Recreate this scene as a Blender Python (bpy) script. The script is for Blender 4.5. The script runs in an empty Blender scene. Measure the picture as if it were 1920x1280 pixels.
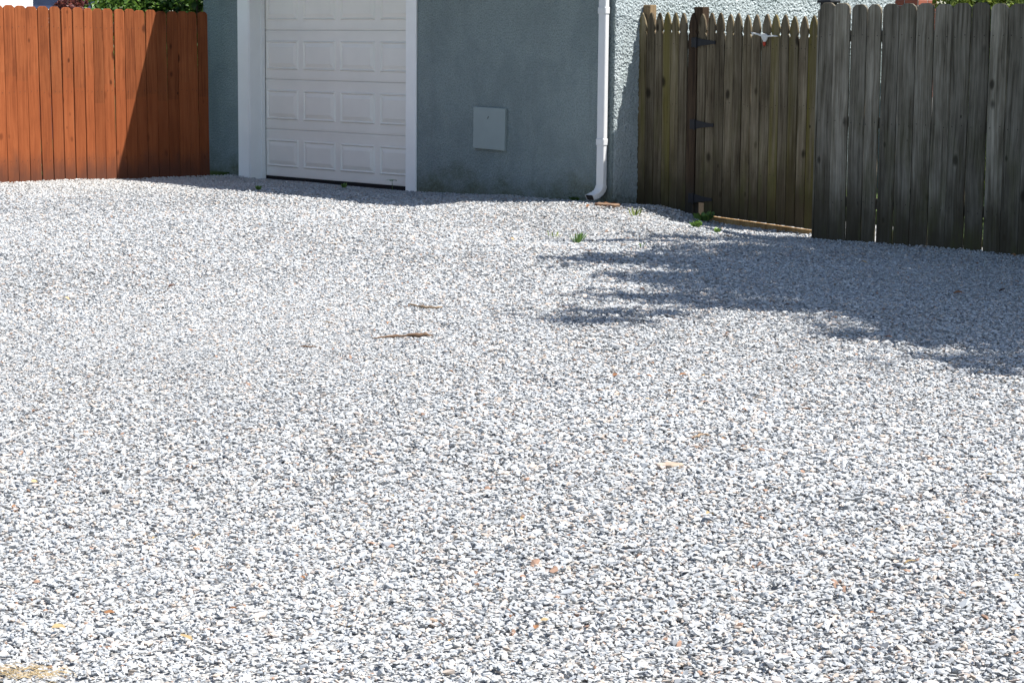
import bpy, bmesh, math, random
import numpy as np
from mathutils import Vector, Matrix

random.seed(7); rng = np.random.default_rng(11)
S = bpy.context.scene
COL = S.collection

# ------------------------------------------------------------------ camera
F_PX, PITCH, ROLL, EYE = 3950.0, math.atan(555/3950.0), 0.0095, 1.46
cd = bpy.data.cameras.new('camera'); cam = bpy.data.objects.new('camera', cd); COL.objects.link(cam)
cd.sensor_width = 36.0; cd.lens = F_PX/1920*36; cd.clip_start = 0.1; cd.clip_end = 2000
cam.matrix_world = Matrix.Translation((0, 0, EYE)) @ Matrix.Rotation(math.pi/2-PITCH, 4, 'X') @ Matrix.Rotation(ROLL, 4, 'Z')
S.camera = cam
# ------------------------------------------------------------------ sky, sun, exposure
A = math.radians(45.5)
AX = np.array([math.cos(A), -math.sin(A)])          # along the garage front, towards the near right corner
BX = np.array([math.sin(A), math.cos(A)])           # into the garage
SUN_EL = math.radians(60)
SH = .846*AX + .533*BX; SH = SH/np.linalg.norm(SH)   # horizontal direction to the sun
SUN = Vector((SH[0]*math.cos(SUN_EL), SH[1]*math.cos(SUN_EL), math.sin(SUN_EL)))
w = bpy.data.worlds.new('World'); S.world = w; w.use_nodes = True
nt = w.node_tree; bg = nt.nodes['Background']
sky = nt.nodes.new('ShaderNodeTexSky'); sky.sky_type = 'NISHITA'; sky.sun_disc = False
sky.sun_elevation = SUN_EL; sky.sun_rotation = math.atan2(SH[0], SH[1])
nt.links.new(sky.outputs[0], bg.inputs[0]); bg.inputs[1].default_value = 0.088
sl = bpy.data.lights.new('sun', 'SUN'); sl.energy = 4.9; sl.angle = math.radians(0.53); sl.color = (1.0, .965, .915)
so = bpy.data.objects.new('sun', sl); COL.objects.link(so); so.rotation_euler = SUN.to_track_quat('Z', 'Y').to_euler(); so.location = (20, -5, 40)
S.view_settings.view_transform = 'Standard'; S.view_settings.look = 'None'
S.view_settings.exposure = 1.10; S.view_settings.gamma = 1.0
S.render.engine = 'CYCLES'
S.cycles.max_bounces = 5; S.cycles.diffuse_bounces = 3; S.cycles.transparent_max_bounces = 4
S.cycles.use_denoising = True; S.cycles.denoiser = 'OPENIMAGEDENOISE'; S.cycles.denoising_input_passes = 'RGB_ALBEDO_NORMAL'; S.cycles.denoising_prefilter = 'ACCURATE'
S.cycles.use_adaptive_sampling = True; S.cycles.adaptive_threshold = .02

# ------------------------------------------------------------------ surveying: the yard's fixed points
C = np.array([0.925, 19.782])                        # garage corner by the downspout
LF0 = np.array([-5.314, 21.81])                      # red fence, where it leaves the picture
G0 = C + BX*0.34                                     # picket fence meets the garage's side
RF0 = np.array([2.515, 17.68])                       # free end of the grey board fence
def W(s, off=0.0): return C - AX*s - BX*off          # point on the garage front: s from the corner, off out of the wall
CTRL = [(-5.3, 21.8, 0), (-3.45, 23.7, -.01), (*W(6.2), -.03), (*W(5.3), -.044), (*W(4.2), -.05), (*W(3.0), -.054), (*W(2.74), -.045), (*W(1.98), -.04), (*W(1.25), 0), (*C, 0),
        (-.84, 19.45, -.035), (-2.5, 21, -.015), (*G0, -.03), (*(G0+AX*.66), -.10), (*(G0+AX*1.0), -.14), (*(G0+AX*1.35), -.165), (*(G0+AX*2.0), -.19), (*RF0, -.125), (*(RF0+AX), -.115),
        (*(RF0+AX*1.9), -.105), (*(RF0+AX*3.5), -.1), (.6, 18.6, 0), (1.2, 17.6, -.03), (1.5, 16, -.03), (2.2, 14, -.03), (0, 15, 0), (-2.5, 17, 0), (-4.5, 19.5, 0),
        (-3, 14, 0), (0, 11, 0), (2, 11, 0), (-2, 9, 0), (0, 7, 0), (1.3, 7, 0), (-1.3, 5, 0), (0, 4, 0), (1.3, 4.5, 0), (6, 10, -.05), (-8, 15, 0), (-6, 8, 0), (5, 5, 0), (0, -2, 0),
        (*(G0+AX*.8+BX*1.5), -.1), (*(G0+AX*2+BX*2), -.15)]
CT = np.array(CTRL)
def gz(x, y):
    x = np.asarray(x, float); y = np.asarray(y, float)
    sh = x.shape; xf = x.ravel(); yf = y.ravel(); out = np.zeros(xf.size)
    for i in range(0, xf.size, 50000):
        d2 = (xf[i:i+50000, None]-CT[None, :, 0])**2 + (yf[i:i+50000, None]-CT[None, :, 1])**2
        k = 1/(d2+.12)**1.5
        out[i:i+50000] = (k*CT[:, 2]).sum(1)/k.sum(1)
    x = xf; y = yf
    out += .010*np.sin(.9*x+.5*y+1)*np.sin(.55*y-.3*x) + .007*np.sin(2.3*x-1.1*y)*np.sin(1.7*y+.6*x+2) + .005*np.sin(4.1*x+2.2*y)*np.sin(3.3*y-1.2*x)
    out += .085*np.exp(-((x-1.36)**2+(y-19.38)**2)/.09)
    return out.reshape(sh)
def gz1(x, y): return float(gz(np.array([x]), np.array([y]))[0])
FW = np.array([0, math.cos(PITCH), -math.sin(PITCH)]); U0 = np.array([0, math.sin(PITCH), math.cos(PITCH)])
RV = np.array([1., 0, 0])*math.cos(ROLL)+U0*math.sin(ROLL); UV = -np.array([1., 0, 0])*math.sin(ROLL)+U0*math.cos(ROLL)
def spot(px, py):                                    # survey helper: where a sight line of the photograph meets the ground
    d = FW+RV*(px-960)/F_PX-UV*(py-640)/F_PX; z = 0.0
    for _ in range(6):
        t = (z-EYE)/d[2]; x, y = t*d[0], t*d[1]; z = gz1(x, y)
    return x, y, z

# ------------------------------------------------------------------ helpers
def tag(o, label=None, cat=None, group=None, kind=None):
    for k, v in (('label', label), ('category', cat), ('group', group), ('kind', kind)):
        if v: o[k] = v
    return o
def link(o, parent=None):
    COL.objects.link(o)
    if parent: o.parent = parent
    return o
def empty(name, loc, rz=0):
    o = bpy.data.objects.new(name, None); o.location = loc; o.rotation_euler = (0, 0, rz); o.empty_display_size = .1
    return link(o)
def mesh_obj(name, verts, faces, mat, parent=None, smooth=False):
    me = bpy.data.meshes.new(name); me.from_pydata([tuple(map(float, v)) for v in verts], [], faces); me.update()
    if smooth: me.shade_smooth()
    if mat: me.materials.append(mat)
    return link(bpy.data.objects.new(name, me), parent)
def bm_obj(name, bm, mat, parent=None, smooth=False):
    me = bpy.data.meshes.new(name); bm.normal_update(); bm.to_mesh(me); bm.free()
    if smooth: me.shade_smooth()
    me.materials.append(mat)
    return link(bpy.data.objects.new(name, me), parent)
def box(bm, lo, hi, bev=0.0, rot=None):
    c = [(a+b)/2 for a, b in zip(lo, hi)]; d = [abs(b-a) for a, b in zip(lo, hi)]
    m = Matrix.Translation(c) @ (rot or Matrix()) @ Matrix.Diagonal((*d, 1))
    r = bmesh.ops.create_cube(bm, size=1, matrix=m)
    if bev:
        es = list({e for v in r['verts'] for e in v.link_edges})
        bmesh.ops.bevel(bm, geom=es, offset=bev, segments=1, affect='EDGES')
def box_obj(name, lo, hi, mat, parent=None, bev=0.0, rot=None):
    bm = bmesh.new(); box(bm, lo, hi, bev, rot); return bm_obj(name, bm, mat, parent)
def slab(name, outline, thick, mat, parent=None, y0=0.0, bev=0.0):
    """prism from an outline in x,z; the front face at y0, the back at y0+thick (front looks to -y)"""
    bm = bmesh.new()
    f = [bm.verts.new((x, y0, z)) for x, z in outline]; b = [bm.verts.new((x, y0+thick, z)) for x, z in outline]
    n = len(outline)
    bm.faces.new(f); bm.faces.new(b[::-1])
    for i in range(n):
        j = (i+1) % n; bm.faces.new((f[j], f[i], b[i], b[j]))
    bmesh.ops.recalc_face_normals(bm, faces=bm.faces)
    if bev:
        es = [e for e in bm.edges if all(abs(v.co.y-y0) < 1e-6 for v in e.verts)]
        bmesh.ops.bevel(bm, geom=es, offset=bev, segments=1, affect='EDGES')
    return bm_obj(name, bm, mat, parent)
def tube_mesh(pts, rad, seg=6):
    V, Fc = [], []
    pts = [Vector(p) for p in pts]
    for i, p in enumerate(pts):
        t = (pts[min(i+1, len(pts)-1)]-pts[max(i-1, 0)]).normalized()
        s = t.cross(Vector((0, 0, 1)))
        s = s.normalized() if s.length > 1e-3 else Vector((1, 0, 0))
        u = s.cross(t)
        r = rad[i] if hasattr(rad, '__len__') else rad
        for k in range(seg):
            a = 2*math.pi*k/seg; V.append(p+s*(r*math.cos(a))+u*(r*math.sin(a)))
    for i in range(len(pts)-1):
        for k in range(seg):
            k2 = (k+1) % seg; Fc.append((i*seg+k, i*seg+k2, (i+1)*seg+k2, (i+1)*seg+k))
    Fc.append(tuple(range(seg))[::-1]); Fc.append(tuple((len(pts)-1)*seg+k for k in range(seg)))
    return V, Fc

class NT:
    def __init__(s, name):
        s.m = bpy.data.materials.new(name); s.m.use_nodes = True; s.t = s.m.node_tree; s.p = s.t.nodes['Principled BSDF']
        s.p.inputs['Roughness'].default_value = .85; s.p.inputs['Specular IOR Level'].default_value = .25
    def n(s, typ, **kw):
        x = s.t.nodes.new('ShaderNode'+typ)
        for k, v in kw.items():
            if k.startswith('i_'): x.inputs[k[2:].replace('_', ' ')].default_value = v
            else: setattr(x, k, v)
        return x
    def l(s, a, b): s.t.links.new(a, b)
    def math(s, op, a, b=None, c=None, clamp=False):
        x = s.n('Math', operation=op, use_clamp=clamp)
        for i, v in enumerate((a, b, c)):
            if v is None: continue
            if isinstance(v, (int, float)): x.inputs[i].default_value = v
            else: s.l(v, x.inputs[i])
        return x.outputs[0]
    def vmath(s, op, a, b):
        x = s.n('VectorMath', operation=op)
        for i, v in enumerate((a, b)):
            if isinstance(v, (tuple, list)): x.inputs[i].default_value = v
            else: s.l(v, x.inputs[i])
        return x.outputs[0]
    def mix(s, fac, a, b, blend='MIX'):
        x = s.n('Mix', data_type='RGBA', blend_type=blend)
        for i, v in ((0, fac), (6, a), (7, b)):
            if isinstance(v, (int, float)): x.inputs[i].default_value = v
            elif isinstance(v, (tuple, list)): x.inputs[i].default_value = (*v[:3], 1)
            else: s.l(v, x.inputs[i])
        return x.outputs[2]
    def ramp(s, fac, stops):
        x = s.n('ValToRGB'); s.l(fac, x.inputs[0]); e = x.color_ramp.elements
        while len(e) < len(stops): e.new(.5)
        for i, (p, c) in enumerate(stops):
            e[i].position = p; e[i].color = (c, c, c, 1) if isinstance(c, (int, float)) else (*c, 1)
        return x.outputs[0]
    def noise(s, vec, scale, detail=4, rough=.55, dist=0.0):
        x = s.n('TexNoise'); x.inputs['Scale'].default_value = scale; x.inputs['Detail'].default_value = detail
        x.inputs['Roughness'].default_value = rough; x.inputs['Distortion'].default_value = dist
        if vec is not None: s.l(vec, x.inputs['Vector'])
        return x.outputs[0]
    def col(s, c):
        if isinstance(c, tuple): s.p.inputs['Base Color'].default_value = (*c, 1)
        else: s.l(c, s.p.inputs['Base Color'])
    def bump(s, h, strength=.5, dist=.01):
        b = s.n('Bump'); b.inputs['Strength'].default_value = strength; b.inputs['Distance'].default_value = dist
        s.l(h, b.inputs['Height']); s.l(b.outputs[0], s.p.inputs['Normal'])
def plain(name, c, rough=.6, var=.12, scale=6, bump=0.0, metal=0.0):
    M = NT(name); tc = M.n('TexCoord').outputs['Object']
    n = M.noise(tc, scale, 5)
    M.col(M.mix(M.ramp(n, [(.3, 1-var), (.7, 1+var*.4)]), (0, 0, 0), c) if False else M.mix(1, M.ramp(n, [(.3, 1-var), (.7, 1.0)]), c, 'MULTIPLY'))
    M.p.inputs['Roughness'].default_value = rough; M.p.inputs['Metallic'].default_value = metal
    if bump: M.bump(M.noise(tc, scale*12, 3), .5, bump)
    return M.m

def wood(name, c_dark, c_mid, c_light, spread=.35, dirt=(.03, .03, .025), dirt_h=.35, dirt_amt=.6, algae=None, algae_amt=0.0, knots=.8, band=None, hue=None):
    """weathered board: grain along the board's own z, knots, a dirty foot; each board takes its own tone"""
    M = NT(name)
    tc = M.n('TexCoord').outputs['Object']; oi = M.n('ObjectInfo'); rnd = oi.outputs['Random']
    off = M.n('CombineXYZ')
    M.l(M.math('MULTIPLY', rnd, 37.0), off.inputs[0]); M.l(M.math('MULTIPLY', rnd, 13.0), off.inputs[1]); M.l(M.math('MULTIPLY', rnd, 71.0), off.inputs[2])
    v = M.vmath('ADD', tc, off.outputs[0])
    warp = M.noise(M.vmath('MULTIPLY', v, (5, 5, 1.3)), 1.0, 2)
    wv = M.n('CombineXYZ'); M.l(M.math('MULTIPLY', M.math('SUBTRACT', warp, .5), .06), wv.inputs[0])
    v2 = M.vmath('ADD', v, wv.outputs[0])
    grain = M.noise(M.vmath('MULTIPLY', v2, (48, 48, 1.3)), 1.0, 5, .68)
    fine = M.noise(M.vmath('MULTIPLY', v2, (220, 220, 5)), 1.0, 3, .6)
    blot = M.noise(M.vmath('MULTIPLY', v, (6, 6, 1.8)), 1.0, 4, .6)
    g = M.math('ADD', M.math('MULTIPLY', grain, .6), M.math('MULTIPLY', blot, .4))
    base = M.ramp(g, [(.36, c_dark), (.5, c_mid), (.64, c_light)])
    tone = M.ramp(rnd, [(0, 1-spread), (1, 1.0)])
    base = M.mix(1, base, tone, 'MULTIPLY')
    base = M.mix(M.ramp(fine, [(.3, .35), (.5, 0.0)]), base, tuple(.45*c for c in c_dark))
    if hue:
        r2 = M.math('FRACT', M.math('MULTIPLY', rnd, 17.3))
        base = M.mix(M.math('MULTIPLY', M.ramp(r2, [(.55, 0.0), (.95, 1.0)]), M.ramp(M.noise(M.vmath('MULTIPLY', v, (16, 16, .7)), 1.0, 2), [(.4, .2), (.65, 1.0)])), base, hue)
    # knots
    kv = M.vmath('MULTIPLY', v2, (7.5, 0.001, 4.2))
    vor = M.n('TexVoronoi'); vor.inputs['Scale'].default_value = 1.0; vor.inputs['Randomness'].default_value = 1.0; M.l(kv, vor.inputs['Vector'])
    sz = M.n('SeparateColor'); M.l(vor.outputs['Color'], sz.inputs[0])
    kd = M.math('DIVIDE', vor.outputs['Distance'], M.math('ADD', M.math('MULTIPLY', sz.outputs[0], .22), .07))
    gate = M.math('GREATER_THAN', sz.outputs[1], .25)
    kn = M.math('MULTIPLY', M.ramp(kd, [(.0, 1.0), (.55, .85), (.8, .35), (1.0, 0.0)]), gate)
    base = M.mix(M.math('MULTIPLY', kn, knots), base, tuple(.28*c for c in c_dark))
    sep = M.n('SeparateXYZ'); M.l(tc, sep.inputs[0]); z = sep.outputs[2]
    if band:   # second coat of stain rolled on up to an uneven height
        edge = M.math('ADD', band[0], M.math('MULTIPLY', M.math('SUBTRACT', rnd, .5), .35))
        base = M.mix(M.math('MULTIPLY', M.math('LESS_THAN', z, edge), band[1]), base, band[2])
    h = M.math('ADD', z, M.math('MULTIPLY', M.math('SUBTRACT', M.noise(M.vmath('MULTIPLY', v, (7, 7, 3)), 1.0, 4), .5), dirt_h*1.3))
    df = M.n('MapRange', interpolation_type='SMOOTHSTEP'); M.l(h, df.inputs[0]); df.inputs[1].default_value = 0; df.inputs[2].default_value = dirt_h; df.inputs[3].default_value = dirt_amt; df.inputs[4].default_value = 0
    base = M.mix(df.outputs[0], base, dirt)
    if algae:
        an = M.math('MULTIPLY', M.ramp(M.noise(M.vmath('MULTIPLY', v, (9, 9, 2.2)), 1.0, 4), [(.48, 0.0), (.66, 1.0)]), algae_amt)
        af = M.n('MapRange'); M.l(z, af.inputs[0]); af.inputs[1].default_value = .15; af.inputs[2].default_value = 1.25; af.inputs[3].default_value = 1; af.inputs[4].default_value = .12
        base = M.mix(M.math('MULTIPLY', an, af.outputs[0]), base, algae)
    M.col(base); M.p.inputs['Roughness'].default_value = .9; M.p.inputs['Specular IOR Level'].default_value = .12
    M.bump(M.math('ADD', M.math('MULTIPLY', grain, .7), M.math('ADD', M.math('MULTIPLY', fine, .35), M.math('MULTIPLY', kn, -.5))), .55, .004)
    return M.m

# ------------------------------------------------------------------ materials
def stucco_mat(name='stucco', k=1.0, k2=(1, 1, 1)):
    M = NT(name); tc = M.n('TexCoord').outputs['Object']
    big = M.noise(tc, .9, 4); mid = M.noise(tc, 26, 4, .6); fin = M.noise(tc, 75, 4, .65, .4)
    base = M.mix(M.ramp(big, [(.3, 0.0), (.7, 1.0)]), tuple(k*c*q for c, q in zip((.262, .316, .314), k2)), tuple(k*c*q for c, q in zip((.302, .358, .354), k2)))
    base = M.mix(M.ramp(fin, [(.36, .55), (.56, 0.0)]), base, tuple(k*c for c in (.10, .13, .138)))  # stucco pits darkened in colour, standing in for their shade
    patch = M.noise(M.vmath('MULTIPLY', tc, (2.4, 2.4, 1.7)), 1.0, 5, .6, .8)
    base = M.mix(M.ramp(patch, [(.42, .30), (.56, 0.0)]), base, tuple(k*c for c in (.155, .19, .195)))
    drip = M.noise(M.vmath('MULTIPLY', tc, (9, 9, .55)), 1.0, 4, .6)
    base = M.mix(M.ramp(drip, [(.56, 0.0), (.72, .28)]), base, tuple(k*c for c in (.17, .195, .19)))
    # moss and splash dirt near the ground, in blotches of their own
    sep = M.n('SeparateXYZ'); M.l(tc, sep.inputs[0])
    blo = M.noise(M.vmath('MULTIPLY', tc, (2.2, 2.2, 3.2)), 1.0, 5, .65)
    hz = M.math('ADD', sep.outputs[2], M.math('MULTIPLY', M.math('SUBTRACT', blo, .5), .9))
    mr = M.n('MapRange', interpolation_type='SMOOTHSTEP'); M.l(hz, mr.inputs[0]); mr.inputs[1].default_value = -.10; mr.inputs[2].default_value = .30; mr.inputs[3].default_value = .8; mr.inputs[4].default_value = 0
    base = M.mix(M.math('MULTIPLY', mr.outputs[0], M.ramp(mid, [(.3, .5), (.6, 1.0)])), base, (.085, .092, .04))
    M.col(base); M.p.inputs['Roughness'].default_value = .9; M.p.inputs['Specular IOR Level'].default_value = .2
    vor = M.n('TexVoronoi', feature='SMOOTH_F1'); vor.inputs['Scale'].default_value = 48; M.l(M.vmath('ADD', tc, M.vmath('MULTIPLY', M.n('TexNoise', i_Scale=30.0).outputs[1], (.02, .02, .02))), vor.inputs['Vector'])
    hgt = M.math('ADD', M.math('MULTIPLY', fin, 1.0), M.math('MULTIPLY', vor.outputs[0], .8))
    M.bump(hgt, 1.0, .022)
    return M.m
STUCCO = stucco_mat(); STUCCO_SIDE_LIT = stucco_mat('stucco_side_lit', 1.7, (1.08, 1.0, 1.02))  # side copy of the front stucco, with sun brightness put into its colour
WHITE = plain('white_paint', (.85, .84, .815), .5, .05, 4)
DOORW = plain('door_paint', (.82, .79, .725), .45, .06, 3)
PVC = plain('downspout_white', (.60, .605, .61), .35, .05, 5)
BLACK = plain('black_iron', (.018, .018, .022), .55, .3, 20)
DARK = plain('dark_rubber_and_holes', (.012, .012, .013), .8, .2, 10)
COVER = plain('cover_paint', (.262, .312, .310), .55, .08, 6)
ROOF = plain('roof_shingle', (.09, .085, .085), .9, .4, 9, .004)
CEDAR = wood('stained_cedar', (.155, .043, .016), (.28, .082, .029), (.35, .115, .043), .36, (.065, .032, .024), .36, .72, knots=.85, band=(.98, .4, (.25, .066, .022)))
GREYW = wood('weathered_grey_wood', (.062, .050, .034), (.215, .187, .143), (.38, .338, .27), .5, (.045, .036, .022), .75, .85, algae=(.075, .075, .026), algae_amt=.45, knots=.9)
PICKW = wood('weathered_picket_wood', (.055, .040, .024), (.168, .134, .088), (.275, .228, .158), .45, (.042, .032, .017), .6, .82, algae=(.075, .075, .018), algae_amt=.4, knots=.95, hue=(.12, .098, .024))
RAILW = wood('rail_wood', (.16, .11, .06), (.27, .19, .11), (.36, .27, .17), .2, dirt_amt=0.0)
NEWW = wood('sill_timber_wood', (.20, .11, .04), (.36, .21, .085), (.46, .29, .13), .1, dirt_amt=0.0)
DARKW = wood('damp_and_shade_wood', (.022, .014, .010), (.058, .038, .024), (.085, .058, .036), .1, knots=.5)
NAIL = plain('nail_steel', (.03, .022, .018), .6, .2, 30)

# ------------------------------------------------------------------ ground sheets
def ground_mat():
    M = NT('gravel_bed'); tc = M.n('TexCoord').outputs['Object']
    vor = M.n('TexVoronoi'); vor.inputs['Scale'].default_value = 48; M.l(tc, vor.inputs['Vector'])
    sc = M.n('SeparateColor'); M.l(vor.outputs['Color'], sc.inputs[0])
    c = M.ramp(sc.outputs[0], [(0, (.26, .265, .27)), (.35, (.36, .365, .37)), (.7, (.43, .43, .43)), (1, (.48, .475, .46))])
    c = M.mix(M.ramp(vor.outputs['Distance'], [(.3, 0.0), (.75, .8)]), c, (.27, .265, .25))
    M.col(c); M.bump(M.math('SUBTRACT', 1.0, vor.outputs['Distance']), 1.0, .015)
    return M.m
def lawn_mat():
    M = NT('lawn'); tc = M.n('TexCoord').outputs['Object']
    c = M.ramp(M.noise(tc, 3.0, 6), [(.3, (.05, .085, .02)), (.6, (.10, .15, .035)), (.75, (.17, .16, .07))])
    M.col(c); M.bump(M.noise(tc, 90, 3), 1.0, .04); return M.m
def grid(name, x0, x1, y0, y1, step, dz, mat):
    xs = np.arange(x0, x1+step/2, step); ys = np.arange(y0, y1+step/2, step)
    X, Y = np.meshgrid(xs, ys); Z = gz(X, Y)+dz
    V = np.stack([X, Y, Z], -1).reshape(-1, 3); nx = len(xs)
    Fc = [(j*nx+i, j*nx+i+1, (j+1)*nx+i+1, (j+1)*nx+i) for j in range(len(ys)-1) for i in range(nx-1)]
    return mesh_obj(name, V, Fc, mat, smooth=True)
g = grid('ground', -12, 12, -6, 30, .15, -.012, ground_mat()); tag(g, 'bed of packed gravel and dirt under the loose stones', 'ground', kind='structure')
lw = mesh_obj('lawn', [(-600, -600, -.45), (600, -600, -.45), (600, 900, -.45), (-600, 900, -.45)], [(0, 1, 2, 3)], lawn_mat())
tag(lw, 'mown grass reaching away beyond the fences', 'lawn', kind='structure')
Y0 = G0+AX*.2+BX*1.1
yv = [Y0+AX*-.15+BX*0, Y0+AX*9, Y0+AX*9+BX*16, Y0-AX*.15+BX*16]
yd = mesh_obj('back_lawn', [(*p, -.02) for p in yv]+[(*p, -.44) for p in yv], [(0, 1, 2, 3), (0, 4, 5, 1), (1, 5, 6, 2), (2, 6, 7, 3), (3, 7, 4, 0)], lw.data.materials[0])
tag(yd, 'sunlit green yard glimpsed behind the gate and grey fence', 'lawn', kind='structure')
R0 = RF0+AX*.45+BX*.35
fv = [R0, R0+AX*9, R0+AX*9+BX*1.4, R0+BX*1.4]
fd = mesh_obj('fence_lawn', [(*p, -.05) for p in fv]+[(*p, -.44) for p in fv], [(0, 1, 2, 3), (0, 4, 5, 1), (1, 5, 6, 2), (2, 6, 7, 3), (3, 7, 4, 0)], lw.data.materials[0])
tag(fd, 'grass strip close behind the grey fence', 'lawn', kind='structure')
L0 = LF0-BX*6-AX*.12
lv = [L0, L0+BX*30, L0+BX*30-AX*30, L0-AX*30]
ld = mesh_obj('side_lawn', [(*p, 0) for p in lv]+[(*p, -.44) for p in lv], [(0, 1, 2, 3), (0, 4, 5, 1), (1, 5, 6, 2), (2, 6, 7, 3), (3, 7, 4, 0)], lw.data.materials[0])
tag(ld, 'neighbouring yard on the far side of the red fence', 'lawn', kind='structure')

# ------------------------------------------------------------------ loose gravel (one uncountable mass)
def gravel():
    M = NT('crushed_stone')
    at = M.n('Attribute', attribute_type='INSTANCER', attribute_name='tint')
    tc = M.n('TexCoord').outputs['Object']
    n = M.noise(tc, 90, 3); n2 = M.noise(tc, 400, 2)
    c = M.mix(1, at.outputs['Color'], M.ramp(n, [(.3, .78), (.65, 1.0)]), 'MULTIPLY')
    c = M.mix(M.ramp(n2, [(.62, 0.0), (.72, .35)]), c, (.10, .10, .11))
    M.col(c); M.p.inputs['Roughness'].default_value = .8; M.p.inputs['Specular IOR Level'].default_value = .3
    protos = bpy.data.collections.new('stone_shapes')
    r = np.random.default_rng(5)
    for k in range(18):
        p = r.normal(size=(11, 3)); p /= np.linalg.norm(p, axis=1)[:, None]; p *= r.uniform(.78, 1.05, (11, 1))
        p *= np.array([1, r.uniform(.58, .9), r.uniform(.30, .55)])*.5
        bm = bmesh.new()
        for q in p: bm.verts.new(q)
        h = bmesh.ops.convex_hull(bm, input=bm.verts)
        bmesh.ops.delete(bm, geom=[v for v in bm.verts if not v.link_faces], context='VERTS')
        bmesh.ops.dissolve_limit(bm, angle_limit=math.radians(14), verts=bm.verts, edges=bm.edges)
        bmesh.ops.recalc_face_normals(bm, faces=bm.faces)
        me = bpy.data.meshes.new('stone_%02d' % k); bm.to_mesh(me); bm.free(); me.materials.append(M.m)
        protos.objects.link(bpy.data.objects.new(me.name, me))
    P, SZ = [], []
    for (d0, d1, dens, size) in ((3.8, 7, 7300, .0170), (7, 10, 5600, .0185), (10, 14.5, 3700, .0215), (14.5, 25.5, 2300, .0245)):
        xm = .25*d1+3.2
        n = int((d1-d0)*2*xm*dens)
        x = r.uniform(-xm, xm, n); y = r.uniform(d0, d1, n)
        ok = (np.abs(x) < .25*y+.6) | ((np.abs(x) < .25*y+3.2) & (r.random(n) < .6))
        q = np.stack([x, y], 1)
        ca = (q-C)@AX; cb = (q-C)@BX
        ok &= ~((ca < .0) & (cb > .0))
        ok &= ~((ca >= 0) & (cb > 1.15))
        ra = (q-RF0)@AX; rb = (q-RF0)@BX
        ok &= ~((ra > -.02) & (rb > .05))
        ok &= ((q-LF0)@AX > -.04)
        P.append(q[ok]); SZ.append(size*np.exp(r.normal(0, .33, ok.sum())))
    P = np.concatenate(P); SZ = np.clip(np.concatenate(SZ), .007, .045); n = len(P)
    Z = gz(P[:, 0], P[:, 1])+r.uniform(-.006, .009, n)-SZ*.05
    me = bpy.data.meshes.new('gravel'); me.vertices.add(n); me.vertices.foreach_set('co', np.column_stack([P, Z]).astype(np.float32).ravel())
    rot = np.column_stack([r.normal(0, .25, n), r.normal(0, .25, n), r.uniform(0, 6.283, n)]).astype(np.float32)
    scl = (SZ[:, None]*r.uniform(.8, 1.25, (n, 3))).astype(np.float32)
    pal = np.array([(.465, .47, .465), (.44, .449, .452), (.41, .425, .435), (.372, .389, .405), (.322, .34, .358), (.18, .19, .205), (.50, .44, .395), (.435, .37, .315), (.30, .19, .135)])
    prob = np.array([.20, .23, .21, .14, .065, .022, .09, .05, .008])
    patch = .5+.5*np.sin(P[:, 0]*1.3+.7*np.sin(P[:, 1]*.8))*np.sin(P[:, 1]*.9+1.1*np.sin(P[:, 0]*.6)+.5)
    fines = np.sin(P[:, 0]*.75+1.3*np.sin(P[:, 1]*.33))*np.sin(P[:, 1]*.42+.9*np.sin(P[:, 0]*.8)+1.1)
    scl *= (1-.26*np.clip(fines, -.5, 1))[:, None].astype(np.float32)
    ix = r.choice(len(pal), n, p=prob/prob.sum())
    sand = np.clip(1-((P-LF0)@AX)/2.6, 0, 1)*np.clip(((P-LF0)@BX+1.5)/1.5, 0, 1)
    tint = pal[ix]*r.uniform(.86, 1.08, (n, 1))*(.89+.14*patch[:, None])*(1+.05*np.clip(fines, -.5, 1))[:, None]
    tint = tint*(1-.3*sand[:, None])+np.array([.74, .71, .64])*.3*sand[:, None]
    for nm, ty, arr in (('rot', 'FLOAT_VECTOR', rot), ('scl', 'FLOAT_VECTOR', scl)):
        a = me.attributes.new(nm, ty, 'POINT'); a.data.foreach_set('vector', arr.ravel())
    a = me.attributes.new('pick', 'INT', 'POINT'); a.data.foreach_set('value', r.integers(0, 18, n).astype(np.int32))
    a = me.attributes.new('tint', 'FLOAT_COLOR', 'POINT'); a.data.foreach_set('color', np.column_stack([tint, np.ones(n)]).astype(np.float32).ravel())
    me.materials.append(M.m)
    o = link(bpy.data.objects.new('gravel', me))
    ng = bpy.data.node_groups.new('scatter_stones', 'GeometryNodeTree')
    ng.interface.new_socket('Geometry', in_out='INPUT', socket_type='NodeSocketGeometry'); ng.interface.new_socket('Geometry', in_out='OUTPUT', socket_type='NodeSocketGeometry')
    gi = ng.nodes.new('NodeGroupInput'); go = ng.nodes.new('NodeGroupOutput'); iop = ng.nodes.new('GeometryNodeInstanceOnPoints')
    ci = ng.nodes.new('GeometryNodeCollectionInfo'); ci.inputs['Collection'].default_value = protos; ci.inputs['Separate Children'].default_value = True; ci.inputs['Reset Children'].default_value = True
    def na(nm, ty):
        x = ng.nodes.new('GeometryNodeInputNamedAttribute'); x.data_type = ty; x.inputs['Name'].default_value = nm; return x.outputs[0]
    L = ng.links.new
    L(gi.outputs[0], iop.inputs['Points']); L(ci.outputs[0], iop.inputs['Instance']); iop.inputs['Pick Instance'].default_value = True
    L(na('pick', 'INT'), iop.inputs['Instance Index']); L(na('scl', 'FLOAT_VECTOR'), iop.inputs['Scale'])
    er = ng.nodes.new('FunctionNodeEulerToRotation'); L(na('rot', 'FLOAT_VECTOR'), er.inputs[0]); L(er.outputs[0], iop.inputs['Rotation'])
    L(iop.outputs[0], go.inputs[0])
    md = o.modifiers.new('scatter', 'NODES'); md.node_group = ng
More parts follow.
